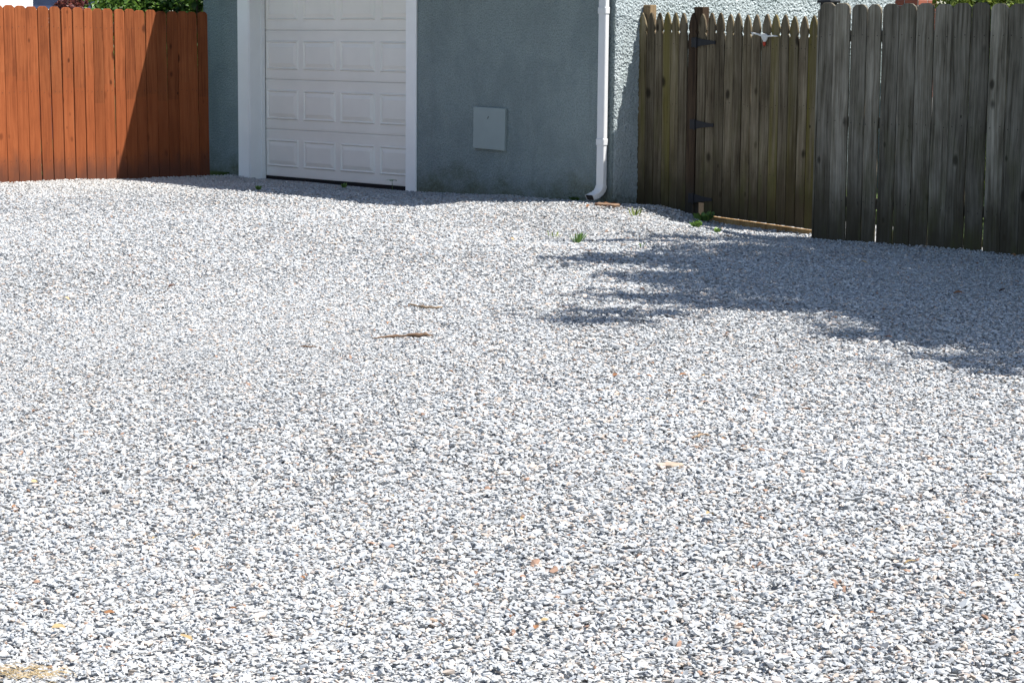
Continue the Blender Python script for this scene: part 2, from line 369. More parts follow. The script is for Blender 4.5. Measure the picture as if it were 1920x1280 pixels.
    tag(o, 'loose grey and white crushed stone gravel covering the whole yard', 'gravel', kind='stuff')
    print('stones', n)
gravel()

# ------------------------------------------------------------------ garage
# garage frame: local x runs along the front to the near right corner (origin), local y into the building
RZ = math.atan2(AX[1], AX[0])
GA = empty('garage', (C[0], C[1], 0), RZ); tag(GA, 'grey-blue stucco garage with white panelled door and white downspout', 'garage')
D_IN, D_OUT = 2.86, 5.54      # door opening, distances from the corner (local x = -s)
WL, DEP, EAVE = 6.40, 4.40, 2.66
bm = bmesh.new()
for lo, hi in (((-D_IN, 0, -.4), (0, .2, EAVE)), ((-WL, 0, -.4), (-D_OUT, .2, EAVE)), ((-D_OUT, 0, 2.2), (-D_IN, .2, EAVE))): box(bm, lo, hi)
bm_obj('front_wall', bm, STUCCO, GA)
# the sunlit side wall carries its stucco relief as geometry, so that the low light rakes across it
def side_wall():
    st = .0052; ny, nz = int(DEP/st), int(2.2/st)
    r = np.random.default_rng(3)
    fy = np.fft.fftfreq(ny, st)[None, :]; fz = np.fft.fftfreq(nz, st)[:, None]; f2 = fy**2+fz**2
    def lump(sig):
        q = np.fft.ifft2(np.fft.fft2(r.normal(size=(nz, ny)))*np.exp(-2*(math.pi*sig)**2*f2)).real
        return q/q.std()
    h = .0026*np.clip(lump(.0068), -1.2, 2.2)+.0013*np.clip(lump(.0038), -1.5, 2)+.0015*lump(.05)
    Yg, Zg = np.meshgrid(np.arange(ny)*st+.004, np.arange(nz)*st-.08)
    h = h-h.min()*.8-.010*np.exp(-Yg/.010)
    V = np.stack([.001+h, Yg, Zg], -1).reshape(-1, 3)
    keep = (Zg > 1.45) | (Yg < .62)
    Fc = [(j*ny+i, j*ny+i+1, (j+1)*ny+i+1, (j+1)*ny+i) for j in range(nz-1) for i in range(ny-1) if keep[j, i]]
    used = np.zeros(len(V), bool); used[np.array(Fc).ravel()] = True; new = np.cumsum(used)-1
    return mesh_obj('side_wall', V[used], [tuple(int(new[i]) for i in f) for f in Fc], STUCCO_SIDE_LIT, GA)
side_wall()
bm = bmesh.new()
box(bm, (-.2, .2, -.4), (0, DEP, EAVE)); box(bm, (-WL, .2, -.4), (-WL+.2, DEP, EAVE)); box(bm, (-WL+.2, DEP-.2, -.4), (-.2, DEP, EAVE))
bm_obj('inner_wall', bm, STUCCO, GA)
# rounded, lumpy stucco corner
zs = np.arange(-.2, 2.3, .010); V = []
for z in zs:
    for k in range(7):
        a = (k/6)*math.pi/2; rr = .013+random.uniform(-.003, .004); V.append((-.010+rr*math.sin(a), .008-rr*math.cos(a), z))
mesh_obj('corner_bead', V, [(j*7+k, j*7+k+1, (j+1)*7+k+1, (j+1)*7+k) for j in range(len(zs)-1) for k in range(6)], STUCCO, GA)
# roof: eaves over the door front, gable over the side wall
OV, EG, RH = .62, .25, 1.0
ym = DEP/2
rv = []
for x in (-WL-EG, EG): rv += [(x, -OV, EAVE), (x, ym, EAVE+RH), (x, DEP+OV, EAVE), (x, -OV, EAVE+.16), (x, ym, EAVE+RH+.16), (x, DEP+OV, EAVE+.16)]
rf = [(0, 6, 7, 1), (1, 7, 8, 2), (3, 4, 10, 9), (4, 5, 11, 10), (0, 3, 9, 6), (2, 8, 11, 5), (0, 1, 4, 3), (1, 2, 5, 4), (6, 9, 10, 7), (7, 10, 11, 8)]
mesh_obj('roof', rv, rf, ROOF, GA)
for gx_ in (-.002, -WL+.002): mesh_obj('gable', [(gx_, 0, EAVE), (gx_, DEP, EAVE), (gx_, ym, EAVE+RH*ym/(ym+OV)+.15)], [(0, 1, 2)], STUCCO, GA)
box_obj('gutter', (-WL-EG, -OV-.12, EAVE+.03), (EG, -OV-.002, EAVE+.14), PVC, GA)
# casings and jambs
box_obj('door_casing', (-D_OUT-.195, -.024, -.3), (-D_OUT+.0, .0-.002, 2.36), WHITE, GA, .004)
box_obj('door_casing', (-D_IN-.035, -.024, -.3), (-D_IN+.125, -.002, 2.36), WHITE, GA, .004)
box_obj('door_casing', (-D_OUT+.003, -.022, 2.17), (-D_IN-.038, -.002, 2.36), WHITE, GA, .004)
box_obj('door_jamb', (-D_OUT+.001, -.018, -.3), (-D_OUT+.020, .195, 2.17), WHITE, GA, .003)
box_obj('door_jamb', (-D_IN-.020, -.001, -.3), (-D_IN-.001, .195, 2.17), WHITE, GA, .003)
box_obj('door_stop', (-D_OUT+.021, .135, -.3), (-D_OUT+.034, .190, 2.17), WHITE, GA, .002)
# garage door, four hinged sections, four raised panels in each
GD = box_obj('garage_door', (-D_OUT+.022, .225, -.01), (-D_IN-.022, .26, 2.17), DOORW, GA)
SEC = [(-.022, .505), (.505, 1.057), (1.057, 1.60), (1.60, 2.15)]
PX = [(-5.487, -4.928), (-4.838, -4.286), (-4.202, -3.632), (-3.548, -2.99)]
def raised(x0, x1, z0, z1):
    loops = [(0, .0), (.014, -.014), (.028, -.001), (.070, -.016)]
    V, Fc = [], []
    for ins, y in loops: V += [(x0+ins, .2+y, z0+ins), (x1-ins, .2+y, z0+ins), (x1-ins, .2+y, z1-ins), (x0+ins, .2+y, z1-ins)]
    for k in range(len(loops)-1):
        for i in range(4): j = (i+1) % 4; Fc.append((k*4+i, k*4+j, k*4+4+j, k*4+4+i))
    k = (len(loops)-1)*4; Fc.append((k, k+1, k+2, k+3))
    return mesh_obj('raised_panel', V, Fc, DOORW, GD)
for (z0, z1) in SEC:
    slab('door_section', [(-D_OUT+.022, z0+.0015), (-D_IN-.022, z0+.0015), (-D_IN-.022, z1-.0015), (-D_OUT+.022, z1-.0015)], .022, DOORW, GD, .2, .003)
    for (a, b) in PX: raised(a, b, z0+.106, z1-.113)
    box_obj('section_rib', (-D_OUT+.024, .1965, z1-.030), (-D_IN-.024, .2005, z1-.022), DOORW, GD)
    box_obj('section_rib', (-D_OUT+.024, .1965, z0+.024), (-D_IN-.024, .2005, z0+.031), DOORW, GD)
box_obj('bottom_seal', (-D_OUT+.022, .204, -.09), (-D_IN-.022, .224, -.016), DARK, GD)
# cover plate
o = slab('cover_plate', [(-1.870, .440), (-1.418, .430), (-1.412, .843), (-1.868, .852)], .030, COVER, GA, -.034, .003)
o['label'] = 'flat square grey cover plate on the stucco'
bm = bmesh.new(); box(bm, (-1.655, -.037, .735), (-1.648, -.0345, .762), 0, Matrix.Rotation(.5, 4, 'Y')); bm_obj('latch_hole', bm, DARK, o)
# downspout
DX0, DX1, DY0, DY1 = -.132, -.040, -.082, -.030
def rect_ring(c, hx, hy, ux, uy):
    c = Vector(c); ux = Vector(ux); uy = Vector(uy); k = .22
    return [c+ux*hx*a+uy*hy*b for a, b in ((-1+k*.5, -1), (1-k*.5, -1), (1, -1+k), (1, 1-k), (1-k*.5, 1), (-1+k*.5, 1), (-1, 1-k), (-1, -1+k))]
def sweep(name, rings, mat, parent, cap0=True, cap1=True, smooth=False):
    V = [v for r in rings for v in r]; n = len(rings[0]); Fc = []
    for i in range(len(rings)-1):
        for k in range(n): j = (k+1) % n; Fc.append((i*n+k, i*n+j, (i+1)*n+j, (i+1)*n+k))
    if cap0: Fc.append(tuple(range(n))[::-1])
    if cap1: Fc.append(tuple((len(rings)-1)*n+k for k in range(n)))
    return mesh_obj(name, V, Fc, mat, parent)
cx, cy, hx, hy = (DX0+DX1)/2, (DY0+DY1)/2, (DX1-DX0)/2, (DY1-DY0)/2
DS = sweep('downspout', [rect_ring((cx, cy, z), hx, hy, (1, 0, 0), (0, 1, 0)) for z in (.15, 2.62)], PVC, GA)
for z in (.573, 1.788): sweep('joint_band', [rect_ring((cx, cy-.001, zz), hx+e, hy+e, (1, 0, 0), (0, 1, 0)) for zz, e in ((z-.032, .001), (z-.03, .005), (z+.024, .006), (z+.03, .001))], PVC, DS)
rings = []
for k in range(9):
    t = k/8; ang = t*math.radians(62); R = .115
    pc = Vector((cx-.045*t*t, cy-R*(1-math.cos(ang)), .165-R*math.sin(ang)))
    e = .003+(.0025 if k % 2 else 0)
    rings.append(rect_ring(pc, hx+e, hy+e, (1, 0, 0), (0, math.cos(ang), math.sin(ang)*-1)))
d = Vector((-.25, -.80, -.30)).normalized()
for q in (.02, .04): rings.append([v+d*q for v in rings[8]])
EL = sweep('elbow', rings, PVC, DS, cap1=False)
cen = sum(rings[-1], Vector())/8
mesh_obj('outlet', [cen+(v-cen)*.9-d*.003 for v in rings[-1]], [tuple(range(8))], DARK, DS)  # black sheet in the elbow's mouth stands in for the shaded inside
box_obj('strap', (DX0+.03, -.031, .96), (DX1-.03, -.0005, .985), PVC, DS)

# ------------------------------------------------------------------ fences
def dogear(w, h, foot=-.12, jit=.0015, ear=.028, n=7):
    o = []
    zs = np.linspace(foot, h-ear*1.3, n)
    for z in zs: o.append((w/2+random.uniform(-jit, jit), z))
    o += [(w/2-ear*.25, h-ear*.75), (w/2-ear, h-ear*.12), (w/2-ear*1.4, h), (-w/2+ear*1.4, h), (-w/2+ear, h-ear*.12), (-w/2+ear*.25, h-ear*.75)]
    for z in zs[::-1]: o.append((-w/2+random.uniform(-jit, jit), z))
    return o
def gothic(w, h, foot=-.1, jit=.0012):
    R = [(w/2+random.uniform(-jit, jit), z) for z in np.linspace(foot, h-.200, 6)]
    R += [(w*.37, h-.172), (w*.485, h-.147), (w*.45, h-.110), (w*.335, h-.060), (w*.18, h-.020), (w*.05, h)]
    return R+[(-x, z) for x, z in R[::-1]]
def nails(parent, spots, mat=NAIL, r=.0045):
    bm = bmesh.new()
    for (x, y, z) in spots:
        bmesh.ops.create_circle(bm, cap_ends=True, segments=6, radius=r, matrix=Matrix.Translation((x, y, z)) @ Matrix.Rotation(math.pi/2, 4, 'X'))
    o = bm_obj('nails', bm, mat, parent); o['kind'] = 'stuff'; return o

# red stained fence: local x runs along BX (away from the camera), its face looks to local -y
FRZ = math.atan2(BX[1], BX[0])
RFN = empty('red_fence', (LF0[0], LF0[1], 0), FRZ); tag(RFN, 'reddish-brown stained board fence with clipped board tops, left of the garage', 'fence')
x = -2.6; k = 0; nl = []
wide = []
while x < 2.57:
    wd = random.choice([.126, .130, .133, .128]) if not (.98 < x < 1.15) else .108
    gap = random.choice([.004, .005, .008, .009, .005]);
    if abs(x-.42) < .06: gap = .012
    if abs(x-.70) < .06: gap = .008
    h = 1.822-.012*(x+.1)+random.uniform(-.006, .006)
    b = slab('board', dogear(wd, h, -.15, .002), .017, CEDAR, RFN, random.uniform(-.004, .003), .0025)
    b.location = (x+wd/2, 0, 0); b.rotation_euler = (random.uniform(-.002, .002), random.uniform(-.006, .004)-.008, random.uniform(-.02, .02))
    for z in (.22, .93, 1.60):
        for q in (-.03, .03): nl.append((x+wd/2+q+random.uniform(-.006, .006)-z*.008, -.0066, z+random.uniform(-.01, .01)))
    x += wd+gap
nails(RFN, nl)
for z in (.22, .93, 1.60): box_obj('rail', (-2.6, .021, z-.045), (2.58, .06, z+.045), RAILW, RFN)
for xx in (-2.4, .0, 2.45): box_obj('post', (xx-.045, .061, -.4), (xx+.045, .15, 1.75), RAILW, RFN)

# picket fence stub and gate: local x along AX, face to local -y
PITCHP = .1035
PF = empty('picket_fence', (G0[0], G0[1], 0), RZ); tag(PF, 'short weathered picket fence between garage wall and gate hinges', 'fence')
def picket(parent, x, h, foot=-.15, y=0.0, wd=.098):
    p = slab('picket', gothic(wd, h, foot), .019, PICKW, parent, y, .003)
    p.location = (x, 0, 0); p.rotation_euler = (random.uniform(-.004, .004), random.uniform(-.006, .002)-.003, random.uniform(-.03, .03)); return p
nl = []
for k in range(7):
    xx = .048+k*.1025; pk = picket(PF, xx, 1.773+random.uniform(-.006, .006))
    if k == 6: pk.data.materials[0] = DARKW; pk['label'] = 'darkest picket, beside the hinges'
    for z in (.30, .92, 1.48):
        for q in (-.02, .022): nl.append((xx+q-z*.003, -.0012, z+random.uniform(-.02, .02)))
nails(PF, nl)
for z in (.30, .92, 1.48): box_obj('rail', (.125, .024, z-.04), (.65, .062, z+.04), RAILW, PF)
p = box_obj('post', (.018, .030, -.4), (.108, .120, 1.845), RAILW, PF, .004)
p = box_obj('post', (.655, .021, -.4), (.760, .115, 1.822), DARKW, PF, .004); p['label'] = 'dark square hinge post behind the pickets'  # the post's dark tone also stands in for the shaded gap by the hinges
GT = empty('gate', (G0[0]+AX[0]*.731, G0[1]+AX[1]*.731, 0), RZ); tag(GT, 'weathered wooden picket gate with pointed tops and three black strap hinges', 'gate')
nl = []
for k in range(13):
    xx = .052+k*.1055
    foot = -.068-.042*k*.1055
    if k == 0: foot = .036
    picket(GT, xx, 1.765-.022*k*PITCHP+random.uniform(-.008, .008), foot, 0, .096 if k == 5 else .1015)
    for z in (.33, .95, 1.47):
        for q in (-.02, .022): nl.append((xx+q-z*.003, -.0012, z+random.uniform(-.02, .02)))
nails(GT, nl)
for z, dz in ((.33, 0), (.95, 0), (1.47, 0)): box_obj('rail', (.11, .022, z-.04), (1.36, .06, z+.04), PICKW, GT)
def hinge(z):
    ol = [(-.075, z-.045), (.0, z-.040), (.06, z-.028), (.185, z-.014), (.205, z-.018), (.213, z), (.205, z+.018), (.185, z+.014), (.06, z+.028), (.0, z+.040), (-.075, z+.045)]
    h = slab('strap_hinge', ol, .006, BLACK, GT, -.0095, .001)
    V, Fc = tube_mesh([(-.012, -.014, z-.05), (-.012, -.014, z+.05)], .009, 8); mesh_obj('hinge_pin', V, Fc, BLACK, h)
    nails(h, [(q, -.0105, z+e) for q, e in ((-.055, .02), (-.055, -.02), (.05, 0), (.12, 0), (.195, 0))], BLACK, .007)
for z in (1.500, .752, .072): hinge(z)
# white wing-shaped ornament with a rusty red tip
WH = plain('ornament_white', (.62, .61, .58), .6, .2, 25); RED = plain('ornament_red', (.42, .045, .02), .6, .2, 20)
ol = [(-.215, .034), (-.170, .030), (-.10, .022), (-.045, .010), (-.02, .028), (.022, .026), (.05, .008), (.11, .016), (.17, .016), (.215, .006), (.17, -.002), (.10, -.006), (.05, -.016), (.038, -.05), (.018, -.075), (-.012, -.075), (-.03, -.045), (-.05, -.014), (-.11, .004), (-.17, .010), (-.185, -.012), (-.195, .012)]
om = slab('wing_ornament', [(.793+.72*a, 1.563+.7*b-.04*a) for a, b in ol], .012, WH, GT, -.032, .003); om['label'] = 'white outspread wing-shaped ornament with red tip'
slab('ornament_tip', [(.793+.7*a, 1.512+.7*b) for a, b in ((-.018, .0), (.018, .0), (.020, -.035), (.006, -.062), (.0, -.035), (-.012, -.055), (-.02, -.03))], .010, RED, om, -.030)
box_obj('ornament_stem', (.786, -.021, 1.535), (.80, -.0005, 1.555), WH, om)
# sill timber under the gate
q0 = G0+AX*.772+BX*.02; q1 = G0+AX*2.12+BX*.035
st = bmesh.new(); box(st, (0, -.012, -.027), (1.40, .028, .027), .004)
so_ = bm_obj('sill_timber', st, NEWW); so_.location = (q0[0], q0[1], -.102); so_.rotation_euler = (0, math.radians(2.5), RZ)
tag(so_, 'long brown timber lying under the bottom of the picket gate', 'timber')

# grey board fence
GF = empty('grey_fence', (RF0[0], RF0[1], -.1), RZ); tag(GF, 'tall weathered grey board fence at the right with light showing through gaps', 'fence')
x = .012; k = 0; nl = []
gaps = {0: .004, 1: .004, 2: .006, 3: .022, 4: .009, 5: .008, 6: .009, 7: .005, 8: .016, 9: .014, 10: .005}
while x < 6.2:
    wd = .130 if k == 3 else random.uniform(.153, .163)
    h = 1.925+random.uniform(-.008, .006)-.006*x
    b = slab('board', dogear(wd, h, -.2, .003, .034), .019, GREYW, GF, random.uniform(-.004, .004), .003)
    b.location = (x+wd/2, 0, 0); b.rotation_euler = (random.uniform(-.003, .003), random.uniform(-.004, .004)-.003, random.uniform(-.025, .025))
    for z in (.3, .96, 1.66):
        for q in (-.045, .045): nl.append((x+wd/2+q-z*.003, -.0066, z+random.uniform(-.015, .015)))
    x += wd+gaps.get(k, random.uniform(.002, .010)); k += 1
nails(GF, nl, NAIL, .005)
for z in (.3, .96, 1.66): box_obj('rail', (.01, .024, z-.044), (6.2, .062, z+.044), GREYW, GF)
for xx in (.10, 2.5, 4.9):
    po = box_obj('post', (xx-.045, .063, -.4), (xx+.045, .152, 1.86), GREYW, GF, .004)
box_obj('end_board', (-.009, .002, -.2), (.009, .060, 1.87), GREYW, GF, .002)
pc = box_obj('tall_post', (-.14, .20, -.4), (-.035, .305, 1.935), BLACK, GF, .004)
box_obj('post_cap', (-.16, .18, 1.935), (-.015, .325, 1.96), BLACK, pc, .006)
box_obj('post_cap', (-.13, .21, 1.96), (-.05, .295, 1.995), BLACK, pc, .006)

# ------------------------------------------------------------------ planting
def leaf_mat(name, c1, c2, c3, tr=.25):
    M = NT(name); oi = M.n('Attribute', attribute_type='GEOMETRY', attribute_name='tone')
    M.col(M.ramp(oi.outputs['Fac'], [(0, c1), (.5, c2), (1, c3)])); M.p.inputs['Roughness'].default_value = .5; M.p.inputs['Specular IOR Level'].default_value = .4
    t = M.n('BsdfTranslucent'); M.l(M.ramp(oi.outputs['Fac'], [(0, tuple(min(1, 1.5*c) for c in c1)), (1, tuple(min(1, 1.6*c) for c in c3))]), t.inputs[0])
    mx = M.n('MixShader'); mx.inputs[0].default_value = tr; M.l(M.p.outputs[0], mx.inputs[1]); M.l(t.outputs[0], mx.inputs[2])
    M.l(mx.outputs[0], M.t.nodes['Material Output'].inputs[0]); return M.m
LEAF = leaf_mat('green_leaves', (.03, .07, .012), (.06, .13, .02), (.12, .21, .035))
VINE = leaf_mat('yellow_green_leaves', (.05, .08, .012), (.11, .16, .02), (.22, .26, .05))
REDL = leaf_mat('red_leaves', (.05, .012, .012), (.10, .022, .02), (.17, .055, .04))
WEED = leaf_mat('weed_leaves', (.05, .10, .02), (.10, .19, .035), (.17, .28, .06))
BARK = plain('bark', (.10, .075, .055), .9, .5, 14, .01)
def leaves(name, P, size, mat, parent=None, aspect=.6, seed=1, up=.35, clump=True):
    """many small folded leaves, one face pair each, at points P"""
    r = np.random.default_rng(seed); n = len(P)
    d = r.normal(size=(n, 3)); d[:, 2] -= .3; d /= np.linalg.norm(d, axis=1)[:, None]
    nn = r.normal(size=(n, 3))*.8; nn[:, 2] += up+.5
    sd = np.cross(d, nn); sd /= np.linalg.norm(sd, axis=1)[:, None]+1e-9; nn = np.cross(sd, d)
    L = size*np.exp(r.normal(0, .25, n))[:, None]; Wd = L*aspect*.5
    base = P; tip = P+d*L; mid = P+d*L*.45
    a = mid+sd*Wd+nn*Wd*.35; b = mid-sd*Wd+nn*Wd*.35
    V = np.stack([base, a, tip, b], 1).reshape(-1, 3)
    me = bpy.data.meshes.new(name); me.vertices.add(4*n); me.vertices.foreach_set('co', V.astype(np.float32).ravel())
    idx = (np.arange(n)*4)[:, None]+np.array([0, 1, 2, 0, 2, 3])[None]
    me.loops.add(6*n); me.loops.foreach_set('vertex_index', idx.ravel().astype(np.int32))
    me.polygons.add(2*n); me.polygons.foreach_set('loop_start', np.arange(0, 6*n, 3, dtype=np.int32)); me.polygons.foreach_set('loop_total', np.full(2*n, 3, dtype=np.int32))
    me.update(calc_edges=True)
    at = me.attributes.new('tone', 'FLOAT', 'POINT'); at.data.foreach_set('value', np.repeat(r.beta(2, 2, n), 4).astype(np.float32))
    me.materials.append(mat); return link(bpy.data.objects.new(name, me), parent)
def cloud(c, rad, n, r, shell=.55):
    p = r.normal(size=(n, 3)); p /= np.linalg.norm(p, axis=1)[:, None]; p *= (r.uniform(shell**3, 1, (n, 1)))**(1/3)
    return np.array(c)+p*np.array(rad)
def bush(name, label, cat, base, clumps, nleaf, size, mat, seed, group=None):
    r = np.random.default_rng(seed); e = empty(name, base); tag(e, label, cat, group)
    pts = np.concatenate([cloud(c, rad, int(nleaf*rad[0]*rad[2]), r, .3) for c, rad in clumps])
    leaves('crown', pts, size, mat, e, .6, seed)
    V, Fc = [], []
    for c, rad in clumps:
        c = Vector(c); s = Vector((c.x*.12, c.y*.12, -.3)); m = s.lerp(c, .5)+Vector((.05, -.04, .1))
        v, f = tube_mesh([s, m, c], [.04, .028, .012], 6); Fc += [tuple(i+len(V) for i in q) for q in f]; V += v
    mesh_obj('trunk', V, Fc, BARK, e); return e
def rand_clumps(n, rx, ry, z0, z1, rad, seed):
    r = random.Random(seed); out = []
    for _ in range(n):
        q = r.uniform(.7, 1.25)*rad; out.append(((r.uniform(-rx, rx), r.uniform(-ry, ry), r.uniform(z0, z1)), (q, q*r.uniform(.8, 1.1), q*r.uniform(.7, 1))))
    return out
def away(px, D): return ((px-960)/F_PX*D, D)
x_, y_ = away(250, 27); bush('green_shrub', 'leafy green shrub behind the red fence, beside the red-leaved one', 'shrub', (x_, y_, 0), rand_clumps(16, .26, .5, .9, 2.5, .34, 1), 2600, .085, LEAF, 21)
x_, y_ = away(330, 27.5); bush('green_shrub', 'dark leafy green shrub behind the middle of the red fence shadow', 'shrub', (x_, y_, 0), rand_clumps(18, .35, .5, .9, 2.6, .40, 2), 2600, .085, LEAF, 22)
x_, y_ = away(395, 26.5); bush('green_shrub', 'bright green shrub behind the red fence next to the garage', 'shrub', (x_, y_+.6, 0), rand_clumps(16, .38, .4, .9, 2.5, .38, 3), 2600, .085, LEAF, 23)
x_, y_ = away(143, 26); bush('red_shrub', 'red-leaved shrub showing just above the red fence', 'shrub', (x_, y_, 0), rand_clumps(14, .09, .3, .8, 2.3, .18, 4), 9000, .06, REDL, 24)
# hedge beyond the grey fence
for px, D, sd, lab in ((1815, 22.5, 31, 'sunlit yellow-green hedge shrub behind the grey fence, beside the brick pier'), (1885, 21.8, 32, 'sunlit yellow-green hedge shrub behind the grey fence, middle of the row'), (1960, 20.6, 33, 'sunlit yellow-green hedge shrub behind the grey fence at the right picture edge')):
    x_, y_ = away(px, D)
    bush('hedge_shrub', lab, 'shrub', (x_, y_, -.05), rand_clumps(22, .24, .35, .25, 2.1, .30, sd), 5200, .065, VINE, sd, 'hedge behind the grey fence')
# brick chimney stack of a neighbouring house
def brick_mat():
    M = NT('red_brick'); oi = M.n('ObjectInfo'); tc = M.n('TexCoord').outputs['Object']
    M.col(M.mix(M.ramp(M.noise(tc, 30, 4), [(.3, 0.0), (.7, .5)]), M.ramp(oi.outputs['Random'], [(0, (.20, .055, .032)), (1, (.34, .105, .06))]), (.16, .06, .045))); return M.m
BRICK = brick_mat(); MORTAR = plain('mortar', (.36, .34, .31), .95, .2, 20)
bx, by = away(1698, 26.5)
BR = empty('brick_pier', (bx, by, 0), RZ); tag(BR, 'red brick pier standing behind the fences, right of the sunlit stucco wall', 'pier')
box_obj('core', (-.20, -.20, -.4), (.20, .20, 2.75), MORTAR, BR)
bmesh0 = None
for j in range(12, 37):
    for sx in (0, 1):
        for (ax_, off) in (('x', -.2), ('y', .2)):
            ln = .195; c0 = -.1+sx*.2+(.0 if j % 2 else .0)
            nm = 'brick'
            if bmesh0 is None:
                bb = box_obj(nm, (-.095, -.006, -.032), (.095, .012, .032), BRICK, BR, .004); bmesh0 = bb.data
            else: bb = link(bpy.data.objects.new(nm, bmesh0), BR)
            bb.location = (c0, -.2, j*.075) if ax_ == 'x' else (.2, c0, j*.075)
            if ax_ == 'y': bb.rotation_euler = (0, 0, math.pi/2)
# neighbour's house above the red fence
NAVY = plain('navy_siding', (.025, .04, .085), .6, .2, 8); NWH = plain('neighbour_white', (.80, .80, .80), .7, .08, 5)
nx, ny = away(20, 31)
NB = empty('neighbour_house', (nx, ny, 0), FRZ); tag(NB, 'white and navy blue neighbouring house above the left end of the red fence', 'house')
box_obj('white_wall', (-4, 0, -.4), (.42, 4, 3.2), NWH, NB)
for j in range(14): box_obj('siding_board', (.43, .20, .32+j*.2), (1.9, .225-.004*(j % 2), .51+j*.2), NAVY, NB, .004)
box_obj('navy_wall', (.425, .235, -.4), (1.9, 4, 3.2), NAVY, NB)
box_obj('white_ledge', (.44, -.35, 1.60), (2.9, .15, 1.915), NWH, NB, .01)
mesh_obj('roof', [(-4.3, -.4, 3.2), (2.2, -.4, 3.2), (2.2, 4.4, 3.2), (-4.3, 4.4, 3.2), (-4.3, 2, 4.6), (2.2, 2, 4.6)], [(0, 1, 5, 4), (2, 3, 4, 5), (0, 4, 3), (1, 2, 5), (3, 2, 1, 0)], ROOF, NB)

# shade tree, standing beyond the grey fence out of the picture; its crown overhangs the yard
TB = (7.3, 13.75)
TR = empty('shade_tree', (TB[0], TB[1], -.1)); tag(TR, 'broad leafy tree whose crown overhangs the right of the yard', 'tree')
cl = []   # shade on the ground (picture px, py, half width m, half depth m), height of that bough
for px, py, ru, rd, H in ((1180, 452, .42, .10, 4.2), (1330, 448, .5, .16, 4.4), (1120, 488, .34, .17, 4.5), (1240, 486, .42, .24, 4.6), (1380, 480, .6, .45, 4.8), (1520, 480, .6, .6, 5.0), (1680, 500, .7, .7, 5.0), (1860, 505, .7, .7, 4.8),
        (1250, 520, .40, .22, 4.9), (1370, 530, .5, .36, 5.2), (1500, 540, .6, .45, 5.4), (1650, 550, .6, .4, 5.5), (1800, 555, .6, .42, 5.5), (1930, 560, .6, .5, 5.4), (1190, 557, .32, .09, 5.6), (1300, 560, .36, .16, 5.6), (1420, 572, .42, .17, 5.7),
        (1100, 600, .22, .09, 5.9), (1180, 586, .30, .11, 5.9), (1560, 575, .4, .2, 5.8), (1720, 590, .4, .2, 6.0), (1880, 610, .5, .25, 6.0), (1640, 625, .30, .09, 6.2), (1760, 630, .42, .13, 6.2), (1890, 645, .4, .16, 6.2), (1860, 672, .32, .09, 6.4), (1960, 690, .4, .25, 6.4), (2080, 620, .7, .5, 6.0), (2100, 520, .8, .8, 5.2), (2350, 560, 1.0, 1.0, 5.6), (2300, 680, .8, .6, 6.3), (2000, 455, .6, .8, 4.6), (1480, 456, .5, .3, 4.3), (1620, 468, .5, .4, 4.4), (1760, 480, .5, .4, 4.5), (1890, 488, .5, .4, 4.5), (1430, 505, .5, .4, 5.0), (1560, 515, .5, .4, 5.1), (1720, 530, .5, .4, 5.2), (1860, 535, .5, .4, 5.2), (1320, 500, .35, .25, 4.8), (1800, 598, .5, .3, 5.8), (1905, 590, .5, .3, 5.8), (1915, 625, .4, .25, 6.0), (1740, 606, .4, .16, 6.0), (1680, 575, .45, .25, 5.7)):
    gx, gy, g_ = spot(px, py); k = H/math.tan(SUN_EL)
    cl.append((Vector((gx+SH[0]*k-TB[0], gy+SH[1]*k-TB[1], H+.1)), (ru*1.1, rd*(1.5 if rd < .3 else 2.0), min(ru, rd)*.7+.1)))
r = np.random.default_rng(77)
pts = np.concatenate([cloud(tuple(c), rad, int(900*max(.16, rad[0]*rad[1]*2.6)), r, .0) for c, rad in cl])
fringe = np.concatenate([cloud(tuple(c), (rad[0]*1.5+.12, rad[1]*1.7+.15, rad[2]*1.5), int(150*max(.3, rad[0]*rad[1]*2.6)), r, .5) for c, rad in cl])
leaves('crown', np.concatenate([pts, fringe]), .105, LEAF, TR, .62, 78, .9)
V, Fc = [], []
def add(pts_, rad, seg=7):
    v, f = tube_mesh(pts_, rad, seg); base = len(V); V.extend(v); Fc.extend([tuple(i+base for i in q) for q in f])
add([(0, 0, -.4), (.03, .02, 1.2), (-.06, 0, 2.6), (-.15, -.05, 3.6)], [.30, .22, .19, .16], 10)
for c, rad in cl:
    m = Vector((-.15, -.05, 3.6)).lerp(c, .45)+Vector((0, 0, .12))
    add([(-.15, -.05, 3.3), m, c, c+Vector((-rad[0]*.8, .02, -.02))], [.07, .035, .014, .004], 6)
mesh_obj('trunk', V, Fc, BARK, TR)

# ------------------------------------------------------------------ small things on the gravel
def stick(label, pxs, rad, mat, knob=None):
    P = [spot(*p) for p in pxs]; c = P[0]
    pts, rr = [], []
    for i in range(len(P)-1):
        for t in (0, .33, .66):
            q = [P[i][k]*(1-t)+P[i+1][k]*t-c[k] for k in range(3)]
            pts.append(Vector((q[0]+random.uniform(-.004, .004), q[1]+random.uniform(-.01, .01), q[2]+.015+random.uniform(0, .006)))); rr.append((rad[i]*(1-t)+rad[i+1]*t)*random.uniform(.7, 1.3))
    pts.append(Vector([P[-1][k]-c[k] for k in range(3)])+Vector((0, 0, .015))); rr.append(rad[-1]*.7); rad = rr
    V, Fc = tube_mesh(pts, rad, 6)
    o = mesh_obj('stick', V, Fc, mat, smooth=True); o.location = c; tag(o, label, 'stick', 'fallen sticks on the gravel'); return o
TWIG = plain('twig_bark', (.30, .215, .14), .85, .45, 25, .002); DTWIG = plain('dark_twig_bark', (.17, .105, .065), .85, .6, 30, .002)
